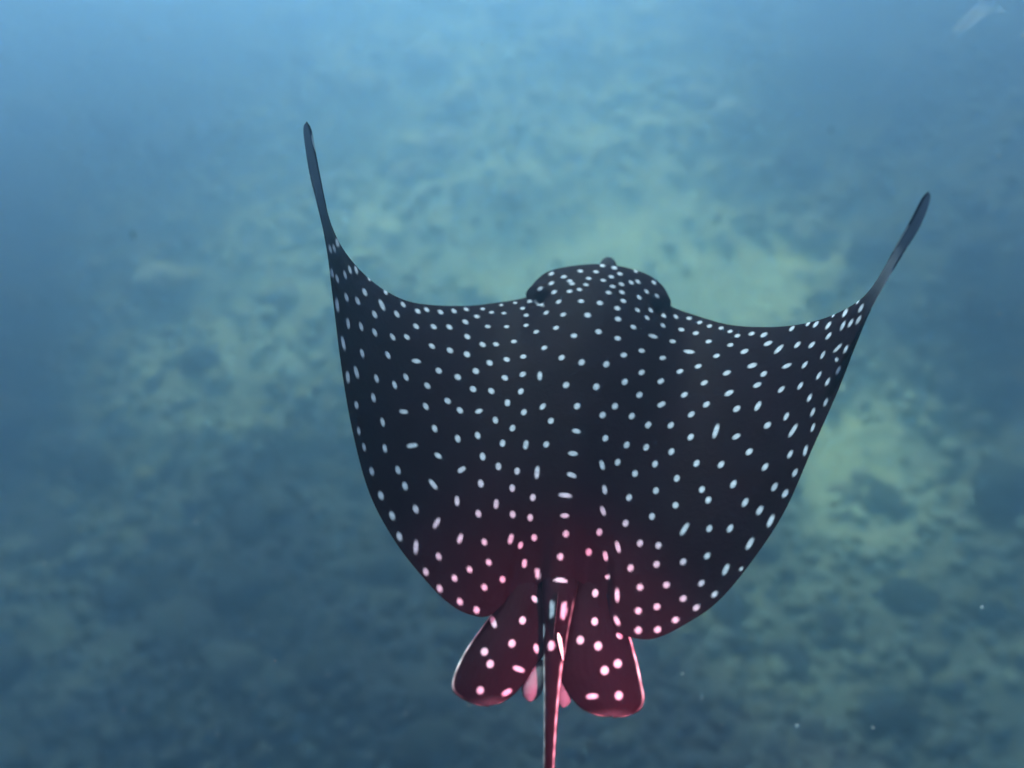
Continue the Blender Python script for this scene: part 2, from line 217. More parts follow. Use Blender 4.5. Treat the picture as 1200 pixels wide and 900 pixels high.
("d",4290,466,2351,36,35,53,14,-49,18),("d",4049,757,2047,62,-16,71,7,-60,9),("d",3689,892,1673,45,26,42,18,-67,17),("d",3518,1313,1516,74,-10,60,8,-74,9),("d",2895,2101,1047,59,7,30,8,-67,9),
("d",2336,2396,853,107,-12,11,-5,-70,5),("d",2514,1841,920,64,36,13,13,-65,7),("d",3064,1396,1183,65,17,40,13,-70,11),("d",2623,1250,974,62,41,20,18,-62,7),("d",3077,748,1196,72,28,47,17,-66,9),
("d",2649,581,970,56,50,24,25,-57,7),("d",2354,346,870,53,63,15,29,-48,2),("d",3195,236,1251,52,36,40,25,-67,14),("d",3548,88,1514,45,83,43,29,-50,21),("d",3566,661,1561,60,8,52,13,-65,9),
("d",3927,216,1890,44,34,49,18,-54,17),("d",4193,16,2198,34,45,48,17,-46,19),("d",4288,-418,2301,27,53,43,16,-40,21),("d",4490,-721,2499,24,53,41,19,-19,6),("d",4305,-786,2288,23,55,41,17,-29,16),
("d",3954,-517,1871,31,60,40,22,-42,21),("d",2214,909,885,58,61,8,25,-50,0),("d",2339,-265,821,45,67,16,34,-43,4),("d",3160,-482,1178,61,22,44,17,-57,7),("d",3670,-503,1581,45,32,44,23,-63,17),
("d",2811,-194,994,41,156,31,37,-30,16),("d",4026,-928,1919,56,83,73,19,-42,19),("d",4289,-1105,2208,23,60,35,15,-25,15),("d",2446,-941,792,34,69,17,38,-36,9),("d",2882,-1067,963,41,60,27,32,-46,13),
("d",3356,-963,1283,46,39,38,26,-57,15),("d",3584,-1447,1422,38,50,38,25,-46,18),("d",3957,-1403,1772,29,52,41,22,-32,15),("d",4162,-1499,2002,21,77,38,18,-31,24),
("d",4010,-1808,1732,27,44,47,21,-37,20),("d",3711,-1917,1426,34,55,40,29,-33,10),("d",3866,-2106,1491,32,50,44,26,-37,17),("d",3074,-1596,1029,37,66,29,32,-41,16),
("d",2540,-1576,765,24,67,15,41,-30,12),("d",2647,-1836,783,25,66,17,40,-31,14),("d",3249,-2064,1090,37,66,35,32,-35,14),("d",3472,-2292,1179,36,64,36,32,-32,11),
("d",3635,-2540,1223,42,93,43,28,-29,15),("d",2658,-2453,717,25,59,20,38,-28,11),("d",3000,-2515,863,34,62,30,33,-31,11),("d",2234,-2417,577,58,109,32,33,-26,5),
("d",3304,-2887,967,47,83,41,28,-30,13),("d",2625,-2978,598,34,48,23,32,-30,5),("d",850,-2953,205,20,-70,-29,-38,-8,-9),("d",1311,-3193,266,30,52,15,41,-28,0),("d",1763,-3107,352,36,46,15,36,-34,0),
("d",2222,-3060,457,33,49,19,35,-30,3),("d",2925,-3277,669,36,82,35,31,-24,13),("d",3157,-3332,812,24,18,19,14,-27,6),("d",928,-3313,82,39,3,29,13,-34,-2),("r",724,-3646,19,6,80,-4,52,0,-5),
("d",1108,-3703,124,7,-107,-21,-38,1,-9),("d",1495,-3550,225,38,41,14,34,-37,-1),("d",1947,-3493,312,40,39,15,32,-38,-1),("d",2533,-3475,462,35,45,21,30,-30,4),("d",2743,-3704,510,35,43,23,27,-32,10),
("d",2451,-3918,366,36,43,18,30,-33,6),("d",2238,-3742,327,38,39,17,31,-37,2),("d",1799,-3897,212,39,38,13,32,-38,-1),("d",1487,-3981,145,37,41,14,35,-35,0),("d",1136,-4162,32,40,-66,-3,-31,-18,-13),
("d",2115,-4130,236,37,39,15,32,-36,3),("d",1825,-4306,151,36,42,13,34,-33,1),("d",1505,-4327,86,29,49,14,40,-28,3),("r",1199,-4402,-43,45,-26,-12,-25,-45,9),("r",756,-4228,30,7,72,2,52,-5,1),
("r",538,-4597,-13,6,71,6,58,-10,11),("r",848,-4680,13,7,73,5,60,-4,0),("r",1197,-4919,-51,9,73,1,61,5,-15),("l",-996,-4437,-55,54,-115,25,-38,-15,-11),("l",-487,-4383,18,1,70,3,53,2,-7),
("l",-605,-4841,4,9,65,5,54,-8,-5),("l",-1049,-5037,-37,10,65,2,57,-19,12),("l",-914,-5247,-34,11,61,8,55,-14,2),("l",-432,-5232,-101,85,-4,-30,-8,-39,-7),("l",-1006,-5688,-120,12,53,18,53,-10,-3),
("l",-574,-5627,-183,62,54,-4,23,-22,-22),("l",-187,-4823,-86,28,-65,-20,-38,-23,9),("r",987,-5086,-31,7,70,5,60,1,-6),("r",818,-5522,-120,84,12,17,7,-36,-10),("r",1246,-5454,-101,9,64,8,57,1,-10),
("d",-1456,3701,895,60,-40,56,19,-68,11),("d",-1584,3556,775,57,-24,27,11,-71,18),("d",-1442,3106,924,61,-48,52,13,-69,15),("d",-1386,2655,979,58,-21,33,13,-63,9),
("d",-1106,2295,1103,55,8,21,18,-60,4),("d",-1149,3428,1022,58,-78,106,23,-179,126),("d",-957,2925,1187,46,35,18,27,-60,8),("d",-1292,1500,1013,61,7,15,16,-66,1),
("d",-1226,940,991,51,41,12,32,-60,0),("d",-850,870,1056,14,-114,-11,-47,3,-9),("d",-856,1710,1142,56,21,17,22,-62,0),("d",-666,2323,1244,55,20,16,20,-61,1),("d",-551,2760,1302,54,25,14,21,-62,2),
("d",-708,3263,1279,47,42,14,27,-61,6),("d",-1025,4616,1117,50,24,15,24,-104,33),("d",-600,5293,805,41,36,-23,-5,84,-87),("d",-310,4446,1378,63,-33,20,2,-76,10),
("d",-139,5221,1033,46,23,-18,-4,63,-74),("d",69,4363,1451,61,-16,7,0,-66,4),("d",203,4791,1366,57,-24,12,1,-150,60),("d",497,4692,1392,59,-3,-5,-3,-119,37),("d",644,4398,1426,61,-4,-10,-7,-78,8),
("d",894,5319,862,42,20,-33,-8,73,-79),("d",1015,4982,1169,44,-125,55,-15,-192,106),("d",445,4201,1457,61,-1,-5,-2,-63,-1),("d",266,4024,1457,60,-5,-1,-1,-56,-3),
("d",-84,4083,1435,60,-17,8,0,-56,-2),("d",-128,3837,1420,60,-16,7,0,-54,-2),("d",-264,3662,1392,60,-17,10,1,-57,-1),("d",-491,3621,1343,60,1,14,10,-64,1),("d",-459,3922,1356,62,-18,15,4,-61,0),
("d",-527,4050,1340,62,-18,18,6,-65,2),("d",-688,4289,1283,62,-7,21,13,-79,10),("d",-964,4078,1211,49,45,12,27,-67,8),("d",-861,3695,1233,47,33,23,29,-69,12),("d",-1218,3936,1130,49,27,27,28,-50,-3),
("d",500,3839,1434,61,-1,-7,-3,-61,-3),("d",698,3988,1415,60,-9,-11,-9,-64,-2),("d",928,4158,1369,53,-31,-15,-19,-64,4),("d",1085,4286,1321,49,-40,-14,-23,-67,9),
("d",1481,4589,1127,42,-39,-15,-26,-96,33),("d",1562,4012,1148,44,-30,-24,-25,-48,0),("d",1307,4024,1241,44,-39,-18,-25,-57,6),("d",1136,3697,1289,45,-39,-16,-24,-57,6),
("d",420,3587,1429,62,-2,-4,-2,-64,-3),("d",726,3694,1394,59,-13,-12,-11,-65,-1),("d",774,3387,1372,59,-15,-12,-13,-68,0),("d",247,3164,1419,65,-4,-1,-1,-76,-3),
("d",-186,3210,1392,62,-10,8,3,-66,-2),("d",652,3074,1379,64,2,-11,-6,-75,-3),("d",689,2713,1350,65,6,-11,-4,-76,-5),("d",1118,3211,1276,47,-35,-16,-23,-57,5),("d",1349,3073,1185,46,-30,-20,-24,-58,7),
("d",1430,3405,1161,44,-30,-23,-25,-67,15),("d",3,2707,1388,67,-10,4,0,-80,-5),("d",1046,2591,1257,59,-8,-18,-14,-65,-1),("d",287,2194,1348,66,-1,-3,-1,-75,-8),("d",-239,2025,1305,64,1,9,8,-69,-6),
("d",718,2098,1287,65,11,-11,-1,-70,-8),("d",1506,2540,1086,98,27,-43,-9,-65,0),("d",1733,3104,983,51,-10,-34,-25,-74,16),("d",1755,3560,922,43,-64,3,-25,-58,7),
("d",2059,3842,718,48,-46,-6,-25,-82,22),("d",2178,3288,770,65,6,-8,-7,-78,10),("d",1966,2693,871,67,29,-25,-5,-73,6),("d",1265,1941,1127,65,25,-18,0,-63,-6),("d",881,1651,1199,62,44,-9,15,-60,-11),
("d",1740,1958,965,67,52,-21,8,-60,-4),("d",527,1276,1210,44,72,5,41,-43,-12),("d",1,1239,1227,41,68,12,45,-48,-6),("d",-440,1369,1198,48,49,14,35,-58,-1),("d",1292,1307,1048,55,69,-6,28,-44,-13),
("d",2124,1644,892,64,58,-4,17,-58,1),("d",1713,1209,935,57,69,-6,25,-45,-9),("d",947,916,1079,43,76,3,41,-35,-14),("d",365,631,1117,38,73,10,48,-38,-11),("d",-265,603,1107,36,67,15,48,-44,-3),
("d",1274,673,969,45,75,1,37,-34,-13),]

# ------------------------------------------------------------------ seabed
# patch centre x, y, radius across, radius along (metres), amount of bare sand / of centre glow painted into the rock colour
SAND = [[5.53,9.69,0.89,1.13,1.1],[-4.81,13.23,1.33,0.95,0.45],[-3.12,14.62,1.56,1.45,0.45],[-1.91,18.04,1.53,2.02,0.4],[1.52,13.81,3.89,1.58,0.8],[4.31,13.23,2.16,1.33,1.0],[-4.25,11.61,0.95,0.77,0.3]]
GLOW = [[-3.16,15.04,4.21,4.53,1.1],[0.68,14.21,5.64,4.73,1.4],[-1.57,19.07,3.73,4.03,1.1],[4.03,12.31,2.42,2.71,1.0],[5.58,9.54,1.47,1.94,1.1],[-4.3,11.96,3.19,2.47,0.75],[1.9,17.79,4.17,4.53,1.0],[3.44,6.73,2.25,1.33,0.25],[4.99,8.0,1.8,1.46,0.35],[-0.51,5.7,2.03,1.0,0.12]]
BOULDERS = [(-4.7,6.44,0.5,'grey'),(-3.74,5.7,0.48,'grey'),(-5.95,6.73,0.39,'grey'),(-2.03,7.41,0.43,'grey'),(-7.01,9.39,0.46,'dark'),(-6.84,5.7,0.46,'dark'),(-2.52,5.59,0.33,'dark'),(-1.14,8.82,0.38,'dark'),(5.53,8.96,0.31,'pale'),(5.87,9.17,0.25,'pale'),(6.12,8.68,0.38,'grey'),(7.38,10.3,0.37,'grey'),(3.04,6.73,0.34,'grey'),(3.9,5.92,0.4,'grey'),(5.95,6.73,0.39,'dark'),(7.43,8.27,0.49,'dark'),(-1.98,19.34,0.56,'pale'),(-1.05,18.17,0.49,'pale'),(-1.49,17.06,0.51,'pale'),(-2.35,16.13,0.42,'pale'),(-4.45,13.04,0.45,'pale'),(-5.64,11.44,0.4,'grey'),(5.99,14.21,0.48,'pale'),(6.8,13.23,0.4,'grey'),(-7.21,8.0,0.42,'grey')]
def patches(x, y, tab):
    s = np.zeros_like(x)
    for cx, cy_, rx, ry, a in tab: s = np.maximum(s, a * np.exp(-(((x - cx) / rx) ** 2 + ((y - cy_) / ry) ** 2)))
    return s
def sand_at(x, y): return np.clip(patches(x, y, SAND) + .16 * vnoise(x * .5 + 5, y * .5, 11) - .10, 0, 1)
def glow_at(x, y): return np.clip(patches(x, y, GLOW) + .20 * vnoise(x * .3, y * .3 + 3, 21) + .07 * vnoise(x * .9, y * .9 + 3, 22) - .08, 0, 1)
def bed_height(x, y):
    """a reef slope that climbs away from the camera and on both flanks"""
    s = sand_at(x, y); k = 1.55; p, q = x / k, y / k
    h = .26 * vnoise(p / 3.1, q / 3.1, 1) + .14 * vnoise(p / 1.3 + 9, q / 1.3, 2)
    rid = 1 - np.abs(vnoise(p / .75, q / .75 + 4, 3)); fine = 1 - np.abs(vnoise(p / .33, q / .33 + 4, 4))
    h = h + (1 - .8 * s) * (.10 * (rid - .6) + .04 * (fine - .6) + .025 * vnoise(p / .12, q / .12, 5)) + s * .012 * np.sin(p * 9 + 3 * vnoise(p, q, 6))
    flank = 6.0 * (1 - np.exp(-np.clip(x - 5.6, 0, None) ** 1.5 * .07)) + 4.0 * (1 - np.exp(-np.clip(-x - 6.2, 0, None) ** 1.5 * .03))
    shelf = 2.2 * (1 - sstep(3.5, 10.0, y))                 # the reef stands higher close by
    z = GROUND + shelf + SLOPE * np.clip(y, -4, 34) + flank + k * h
    return np.where(z > 2.5, 2.5 + np.tanh((z - 2.5) / 1.5) * 1.5, z)
def axis(lo, hi, n, c, w):
    t = np.linspace(-1, 1, n); k = np.sinh(t * 3.0) / np.sinh(3.0)
    return np.where(k < 0, c + k * (c - lo) , c + k * (hi - c))
gx = axis(-90, 90, 720, 0, 0); gy = axis(-60, 130, 860, 11, 0)
X, Y = np.meshgrid(gx, gy, indexing='ij')
Zb = bed_height(X, Y)
me = np_mesh('seabed', np.stack([X, Y, Zb], -1).reshape(-1, 3), grid_quads(720, 860), {'sand': sand_at(X, Y), 'painted_glow': glow_at(X, Y)})
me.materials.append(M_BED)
bed = link(bpy.data.objects.new('seabed', me)); tag(bed, kind='structure')
def bed_z(x, y): return float(bed_height(np.array([x]), np.array([y]))[0])

# ------------------------------------------------------------------ boulders and rubble
import bmesh
def rock_mesh(name, seed, sub, rough, mat):
    bm = bmesh.new(); bmesh.ops.create_icosphere(bm, subdivisions=sub, radius=1)
    V = np.array([v.co[:] for v in bm.verts]); rs = np.random.RandomState(seed)
    out = V.copy()
    for k in range(5):                                        # a few chiselled faces
        d = rs.randn(3); d /= np.linalg.norm(d); lim = rs.uniform(.62, .9); q = out @ d; out -= np.clip(q - lim, 0, None)[:, None] * d * .8
    for k in range(1, 6):
        w = rs.randn(3, 3) * (1.1 * 1.8 ** (k - 1)); ph = rs.rand(3) * 6.3
        out += V * (np.sin(V @ w + ph).sum(1) * rough / 1.75 ** k)[:, None]
    out *= np.array([rs.uniform(.85, 1.25), rs.uniform(.8, 1.1), rs.uniform(.55, .8)])
    for v, c in zip(bm.verts, out): v.co = c
    me = bpy.data.meshes.new(name); bm.to_mesh(me); bm.free()
    me.polygons.foreach_set('use_smooth', [True] * len(me.polygons)); 
    if mat: me.materials.append(mat)
    return me
rng = random.Random(8)
ROCKS = {k: [rock_mesh('boulder', 31 + 7 * i + ord(k[0]), 4, .16, M_ROCK[k]) for i in range(4)] for k in M_ROCK}
LAB = {'grey': ('rounded grey boulder half sunk in the reef floor', 'grey boulders on the reef floor'),
       'dark': ('dark boulder lying on the reef floor', 'dark boulders on the reef floor'),
       'pale': ('pale sandy coloured boulder lying on the reef floor', 'pale boulders on the reef floor')}
def boulder(x, y, r, tone, label=None):
    o = bpy.data.objects.new('boulder', rng.choice(ROCKS[tone])); link(o)
    o.location = (x, y, bed_z(x, y) + r * rng.uniform(-.3, .05)); o.scale = (r, r * rng.uniform(.8, 1.1), r * rng.uniform(.75, 1.1))
    o.rotation_euler = (rng.uniform(-.3, .3), rng.uniform(-.3, .3), rng.uniform(0, 6.3))
    size = 'large ' if r > .42 else 'small ' if r < .27 else 'middle sized '
    tag(o, label or size + LAB[tone][0], 'rock', size + LAB[tone][1])
for x, y, r, tone in BOULDERS: boulder(x, y, r, tone)
n = 0
while n < 80:
    y = rng.uniform(4.0, 22); x = rng.uniform(-1, 1) * (3.2 + y * .62)
    s = float(sand_at(np.array([x]), np.array([y]))[0]); d = float(glow_at(np.array([x]), np.array([y]))[0])
    if rng.random() < s * 1.3: continue
    boulder(x, y, 1.5 * rng.choice([.12, .15, .18, .2, .24, .28]) * (1 + y * .012), 'pale' if d > .35 else 'grey' if d > .12 else rng.choice(['grey', 'dark', 'dark'])); n += 1  # boulder tone follows the painted glow: paler where it is strong
# loose rubble and coral gravel between the boulders: one uncountable mass
base_r = [rock_mesh('chip', 90 + i, 1, .22, None) for i in range(5)]
RV = [np.array([v.co[:] for v in me.vertices]) for me in base_r]; RF = [np.array([p.vertices[:] for p in me.polygons]) for me in base_r]
for me in base_r: bpy.data.meshes.remove(me)
rs = np.random.RandomState(4); VV, FF, SS, off = [], [], [], 0
yy = rs.uniform(3.2, 24, 12000); xx = rs.uniform(-1, 1, 12000) * (3.4 + yy * .62)
keep = rs.rand(12000) > sand_at(xx, yy) * 1.15; xx, yy = xx[keep], yy[keep]; zz = bed_height(xx, yy)
for x, y, z in zip(xx, yy, zz):
    k = rs.randint(5); r = 1.5 * (.02 + .075 * rs.rand() ** 2.2) * (1 + .02 * y); a = rs.rand() * 6.3; ca, sa = math.cos(a), math.sin(a)
    v = RV[k] * r; v = np.stack([v[:, 0] * ca - v[:, 1] * sa, v[:, 0] * sa + v[:, 1] * ca, v[:, 2] * rs.uniform(.7, 1.2)], -1) + (x, y, z + r * .25)
    VV.append(v); FF.append(RF[k] + off); off += len(v); SS.append(np.full(len(v), rs.uniform(.8, 1.1)))
VV = np.vstack(VV); chip_glow = glow_at(VV[:, 0], VV[:, 1]) * np.concatenate(SS)  # rubble carries the same painted glow as the bed
me = np_mesh('rubble', VV, np.vstack(FF), {'painted_glow': chip_glow, 'sand': chip_glow * 0}); me.materials.append(M_BED)
tag(link(bpy.data.objects.new('rubble', me)), 'loose grey rubble and coral gravel strewn over the reef floor', 'rubble', kind='stuff')

# ------------------------------------------------------------------ ray geometry
def sstep_(a, b, x): t = np.clip((x - a) / (b - a), 0, 1); return t * t * (3 - 2 * t)

def catmull(P, u):
    """Catmull-Rom through the rows of P at parameters u in [0, n-1]."""
    P = np.asarray(P, float); n = len(P)
    Q = np.vstack([2 * P[0] - P[1], P, 2 * P[-1] - P[-2]])
    i = np.clip(np.floor(u).astype(int), 0, n - 2); t = (u - i)[:, None]
    p0, p1, p2, p3 = Q[i], Q[i + 1], Q[i + 2], Q[i + 3]
    return .5 * (2 * p1 + (p2 - p0) * t + (2 * p0 - 5 * p1 + 4 * p2 - p3) * t * t + (3 * p1 - p0 - 3 * p2 + p3) * t ** 3)

def station_params(A, B, n):
    d = np.maximum(np.linalg.norm(np.diff(A, axis=0), axis=1), np.linalg.norm(np.diff(B, axis=0), axis=1)) + .004
    c = np.concatenate([[0], np.cumsum(d)]); c /= c[-1]
    return np.interp(np.linspace(0, 1, n), c, np.arange(len(A)))

def grid_normals(P):
    du = np.gradient(P, axis=0); dv = np.gradient(P, axis=1)
    n = np.cross(dv, du); l = np.linalg.norm(n, axis=2, keepdims=True)
    return n / np.maximum(l, 1e-9)

def smooth_cols(a, sig):
    """gaussian blur across the span; narrows towards both tips so that they stay put"""
    n = len(a); k = np.arange(n); sg = np.clip(np.minimum(k, n - 1 - k) / 3., .01, sig)[:, None]
    W = np.exp(-((k[None, :] - k[:, None]) / sg) ** 2 / 2); W /= W.sum(1, keepdims=True)
    return np.tensordot(W, a, 1)

def gauss(x, y, cx, cy, s): return np.exp(-((x - cx) ** 2 + (y - cy) ** 2) / (2 * s * s))

def disc_grids(NS, NV):
    u = station_params(DISC_FRONT, DISC_REAR, NS)
    A = catmull(DISC_FRONT, u); B = catmull(DISC_REAR, u)
    w = np.linspace(0, 1, NV); v = (.65 * w ** 1.7 + .35 * w)[None, :, None]
    P = A[:, None] * (1 - v) + B[:, None] * v
    edge = 1 - sstep_(.8, .97, v)
    for sig, lo, hi in ((NS / 60, .02, .16), (NS / 22, .10, .42)):
        wv = sstep_(lo, hi, v) * edge; P = P * (1 - wv) + smooth_cols(P, sig) * wv
    N = grid_normals(P)
    N = smooth_cols(N, NS / 80); N /= np.maximum(np.linalg.norm(N, axis=2, keepdims=True), 1e-9)
    N[N[..., 2] < -.2] *= -1
    v = v[..., 0] * np.ones((NS, 1)); x, y = P[..., 0], P[..., 1]
    xc = .012 + .03 * y
    prof = 5 * (.2969 * np.sqrt(v) - .126 * v - .3516 * v ** 2 + .2843 * v ** 3 - .1036 * v ** 4) * 2
    span = np.clip(np.abs(np.linspace(-1, 1, NS))[:, None] * np.ones((1, NV)), 0, 1)
    chord = np.linalg.norm(A - B, axis=1)[:, None]
    tt = prof * (.074 * np.exp(-((x - xc) / .20) ** 2) + .026 * np.clip(chord, 0, .6) * (1 - span ** 3) + .002)
    tb = prof * (.05 * np.exp(-((x - xc) / .17) ** 2) + .016 * np.clip(chord, 0, .6) * (1 - span ** 3) + .002)
    # low rear trunk running into the tail root
    tt += .026 * np.exp(-((x - .008) / .05) ** 2) * np.clip((.05 - y) / .4, 0, 1) * (1 - (1 - sstep_(0, .14, 1 - v)) * sstep_(.018, .05, np.abs(x - .008)))
    # head: domed crown, brow ridges, sockets behind the eyes
    tt += .012 * np.exp(-((x - .03) / .13) ** 2) * np.exp(-((y - .47) / .07) ** 2) * np.clip(v * 40, 0, 1)
    for ex_, ey_, s in ((-.106, .368, -1), (.147, .375, 1)):
        tt -= .018 * gauss(x, y, ex_, ey_, .009) + .011 * gauss(x, y, ex_ + s * .006, ey_ - .018, .008)
        tt += .009 * gauss(x, y, ex_ + s * .014, ey_ + .045, .018)
    top = P + N * tt[..., None]; bot = P - N * tb[..., None]
    return top, bot, v, span

def fin_grids(O_, I_, NS, NV, th):
    u = station_params(O_, I_, NS); A = catmull(O_, u); B = catmull(I_, u)
    v = np.linspace(0, 1, NV)[None, :, None]; P = A[:, None] * (1 - v) + B[:, None] * v
    v = v[..., 0] * np.ones((NS, 1)); s = np.linspace(0, 1, NS)[:, None] * np.ones((1, NV))
    t = th * np.sqrt(np.clip(4 * v * (1 - v), 0, 1)) * np.sqrt(np.clip(1 - s ** 6, 0, 1)) + .0012
    ray = .00012 * np.sin(v * 70)
    Z = np.zeros_like(P); Z[..., 2] = 1
    arch = .011 * np.sin(v * np.pi) * (.35 + .65 * np.sin(np.pi * s))
    return P + Z * (t + ray + arch)[..., None], P - Z * (t - arch)[..., None], v, s

def tube_grid(path, rad, n, m, squash=1.0):
    u = np.linspace(0, len(path) - 1, n); c = catmull(path, u); r = np.interp(u, np.arange(len(rad)), rad)
    d = np.gradient(c, axis=0); d /= np.linalg.norm(d, axis=1, keepdims=True)
    sx = np.cross(d, [0, 0, 1.]); sx /= np.linalg.norm(sx, axis=1, keepdims=True); uz = np.cross(sx, d)
    a = np.linspace(0, 2 * np.pi, m, endpoint=False)
    return c[:, None] + r[:, None, None] * (np.cos(a)[None, :, None] * sx[:, None] + squash * np.sin(a)[None, :, None] * uz[:, None]), a, u

# ------------------------------------------------------------------ the eagle ray
root = bpy.data.objects.new('eagle_ray', None); link(root); root.empty_display_size = .2
root.location = RAY_ORIGIN; root.scale = (RAY_SIZE,) * 3; root.rotation_euler = (0, 0, RAY_YAW)
tag(root, 'black eagle ray with white spots and raised wings gliding over the reef', 'ray')
parts_V, parts_Q, parts_A, voff = [], [], {'spot': [], 'pale': [], 'tip': []}, 0
def add(V, Q, spot=0., pale=0., tip=0.):
    global voff
    V = V.reshape(-1, 3); n = len(V); parts_V.append(V); parts_Q.append(Q + voff); voff += n
    for k, a in (('spot', spot), ('pale', pale), ('tip', tip)): parts_A[k].append(np.broadcast_to(np.asarray(a, float).ravel(), (n,)) if np.ndim(a) else np.full(n, float(a)))
def spot_field(G, kind, soft=.4):
    V = G.reshape(-1, 3); out = np.zeros(len(V)); order = np.argsort(V[:, 1]); ys = V[order, 1]
    for s in SPOTS:
        if s[0] != kind: continue
        c = np.array(s[1:4]) / 1e4; A = np.array(s[4:7]) / 1e4; B = np.array(s[7:10]) / 1e4
        R = max(np.linalg.norm(A), np.linalg.norm(B)) * 1.5
        ix = order[np.searchsorted(ys, c[1] - R):np.searchsorted(ys, c[1] + R)]
        q = V[ix] - c; near = (q ** 2).sum(1) < R * R; ix, q = ix[near], q[near]
        Mx = np.linalg.pinv(np.stack([A, B], 1)); k = q @ Mx.T
        a_, b_ = np.linalg.norm(A), np.linalg.norm(B)
        p = 2.6 if max(a_, b_) > 1.7 * min(a_, b_) else 2.0     # longer marks are bar shaped
        r = (np.abs(k[:, 0]) ** p + np.abs(k[:, 1]) ** p) ** (1 / p)
        out[ix] = np.maximum(out[ix], 1 - sstep(1 - soft, 1 + soft, r))
    return out.reshape(G.shape[:2])
NS, NV = 720, 520
top, bot, v, span = disc_grids(NS, NV)
zt = top[..., 2]
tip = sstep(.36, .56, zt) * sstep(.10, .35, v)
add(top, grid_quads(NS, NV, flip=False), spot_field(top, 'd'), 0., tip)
bs = slice(None, None, 4)
botc = bot[bs][:, bs]
nb = botc.shape[:2]
add(botc, grid_quads(*nb, flip=True), 0., .9 * sstep(.0, .06, v[bs][:, bs]), 0.)
for OUT, INN, kind in ((FIN_LEFT_OUT, FIN_LEFT_IN, 'l'), (FIN_RIGHT_OUT, FIN_RIGHT_IN, 'r')):
    ft, fb, fv, fs = fin_grids(OUT, INN, 180, 140, .006)
    rim = np.maximum(sstep(.045, .02, fv) * sstep(.28, .4, fs) * (.5 + .2 * np.sin(fs * 60)), 0) * sstep(.9, .6, fs)
    ph = sstep(.86, 1.0, fs) * .12
    if kind == 'l': ft, fb, fv = ft, fb, fv
    add(ft, grid_quads(180, 140, flip=(kind == 'r')), spot_field(ft, kind), np.maximum(rim, .22 * ph), ph)
    add(fb, grid_quads(180, 140, flip=(kind == 'l')), 0., .6 * sstep(.02, .15, np.minimum(np.minimum(fv, 1 - fv), 1 - fs)), 0.)
# tail: tapered whip with pale side lines painted for the lit rims and white underside
TP = np.array(TAIL_PATH)
tg, ta, tu = tube_grid(TP[:, :3], TP[:, 3], 420, 40, .8)
TA, TU = np.meshgrid(ta, tu); line = lambda c, w: np.exp(-((TA - c) / w) ** 2)
tp = line(.30, .17) * sstep(6.3, 6.7, TU) + .8 * line(2.55, .17) * sstep(6.5, 7.0, TU) + .55 * line(2.75, .07) * sstep(3.6, 4.2, TU) * (1 - sstep(6.2, 6.6, TU))
tp *= (.72 + .28 * np.sin(TU * 9 + TA))
tsp = np.zeros_like(tp)
for cu, ca, lu, la in ((3.2, 1.60, .11, .36), (4.45, 1.15, .36, .16), (4.45, 2.0, .36, .2), (6.05, 1.25, .22, .3), (5.3, .2, .3, .25)):
    tsp = np.maximum(tsp, 1 - sstep(.75, 1.25, np.sqrt(((TU - cu) / lu) ** 2 + ((TA - ca) / la) ** 2)))
add(tg, grid_quads(420, 40, wrap=True, flip=True), tsp, np.clip(tp, 0, 1) * .9 + .7 * line(4.71, .8))
# claspers
for pts, r in ((CLASPER_LEFT, .0175), (CLASPER_RIGHT, .016)):
    P_ = np.array(pts); rad = np.array([.7, 1, 1.05, 1, .72, .12]) * r
    g, a_, u_ = tube_grid(catmull(P_, np.linspace(0, len(P_) - 1, 6)), rad, 40, 24, .9)
    add(g, grid_quads(40, 24, wrap=True, flip=True), 0., .05, .5)
# low dorsal fin on the tail root
dz = np.linspace(0, 1, 24)[None, :]; dy = np.linspace(0, 1, 40)[:, None]
for sgn in (-1, 1):
    h = .026 * np.sin(np.clip(dy * 1.05, 0, 1) * math.pi) ** .6
    g = np.stack([.0075 + .001 * dy + sgn * .0035 * np.sqrt(np.clip(4 * dy * (1 - dy), 0, 1)) * (1 - .8 * dz), -.385 - .085 * dy - .018 * dz * dy + 0 * dz, .022 - .012 * dy + h * dz], -1)
    add(g, grid_quads(40, 24, flip=sgn > 0), 0., .5 * sstep(.93, 1.0, dz + 0 * dy))
# blunt snout under the brow
a = np.linspace(0, math.pi, 24)[:, None]; b = np.linspace(0, 2 * math.pi, 32, endpoint=False)[None, :]
g = np.array(SNOUT) + np.stack([.024 * np.sin(a) * np.cos(b), .055 * np.cos(a) + 0 * b, .016 * np.sin(a) * np.sin(b)], -1)
add(g, grid_quads(24, 32, wrap=True), 0., 0., .12)
me = np_mesh('body', np.vstack(parts_V), np.vstack(parts_Q), {k: np.concatenate(a) for k, a in parts_A.items()})
me.materials.append(M_RAY)
link(bpy.data.objects.new('body', me), root)
for p in EYES:
    bm = bmesh.new(); bmesh.ops.create_uvsphere(bm, u_segments=20, v_segments=14, radius=.014)
    for q in bm.verts: q.co.z *= .75
    me = bpy.data.meshes.new('eye'); bm.to_mesh(me); bm.free(); me.polygons.foreach_set('use_smooth', [True] * len(me.polygons)); me.materials.append(M_EYE)
    o = link(bpy.data.objects.new('eye', me), root); o.location = p
# barbed spine lying on the tail
P_ = np.array(SPINE); rad = np.array([.0012, .0035, .0032, .0022, .0004])
g, a_, u_ = tube_grid(P_, rad, 30, 12, .45)
me = np_mesh('tail_spine', g.reshape(-1, 3), grid_quads(30, 12, wrap=True, flip=True)); me.materials.append(M_SPINE)
link(bpy.data.objects.new('tail_spine', me), root)

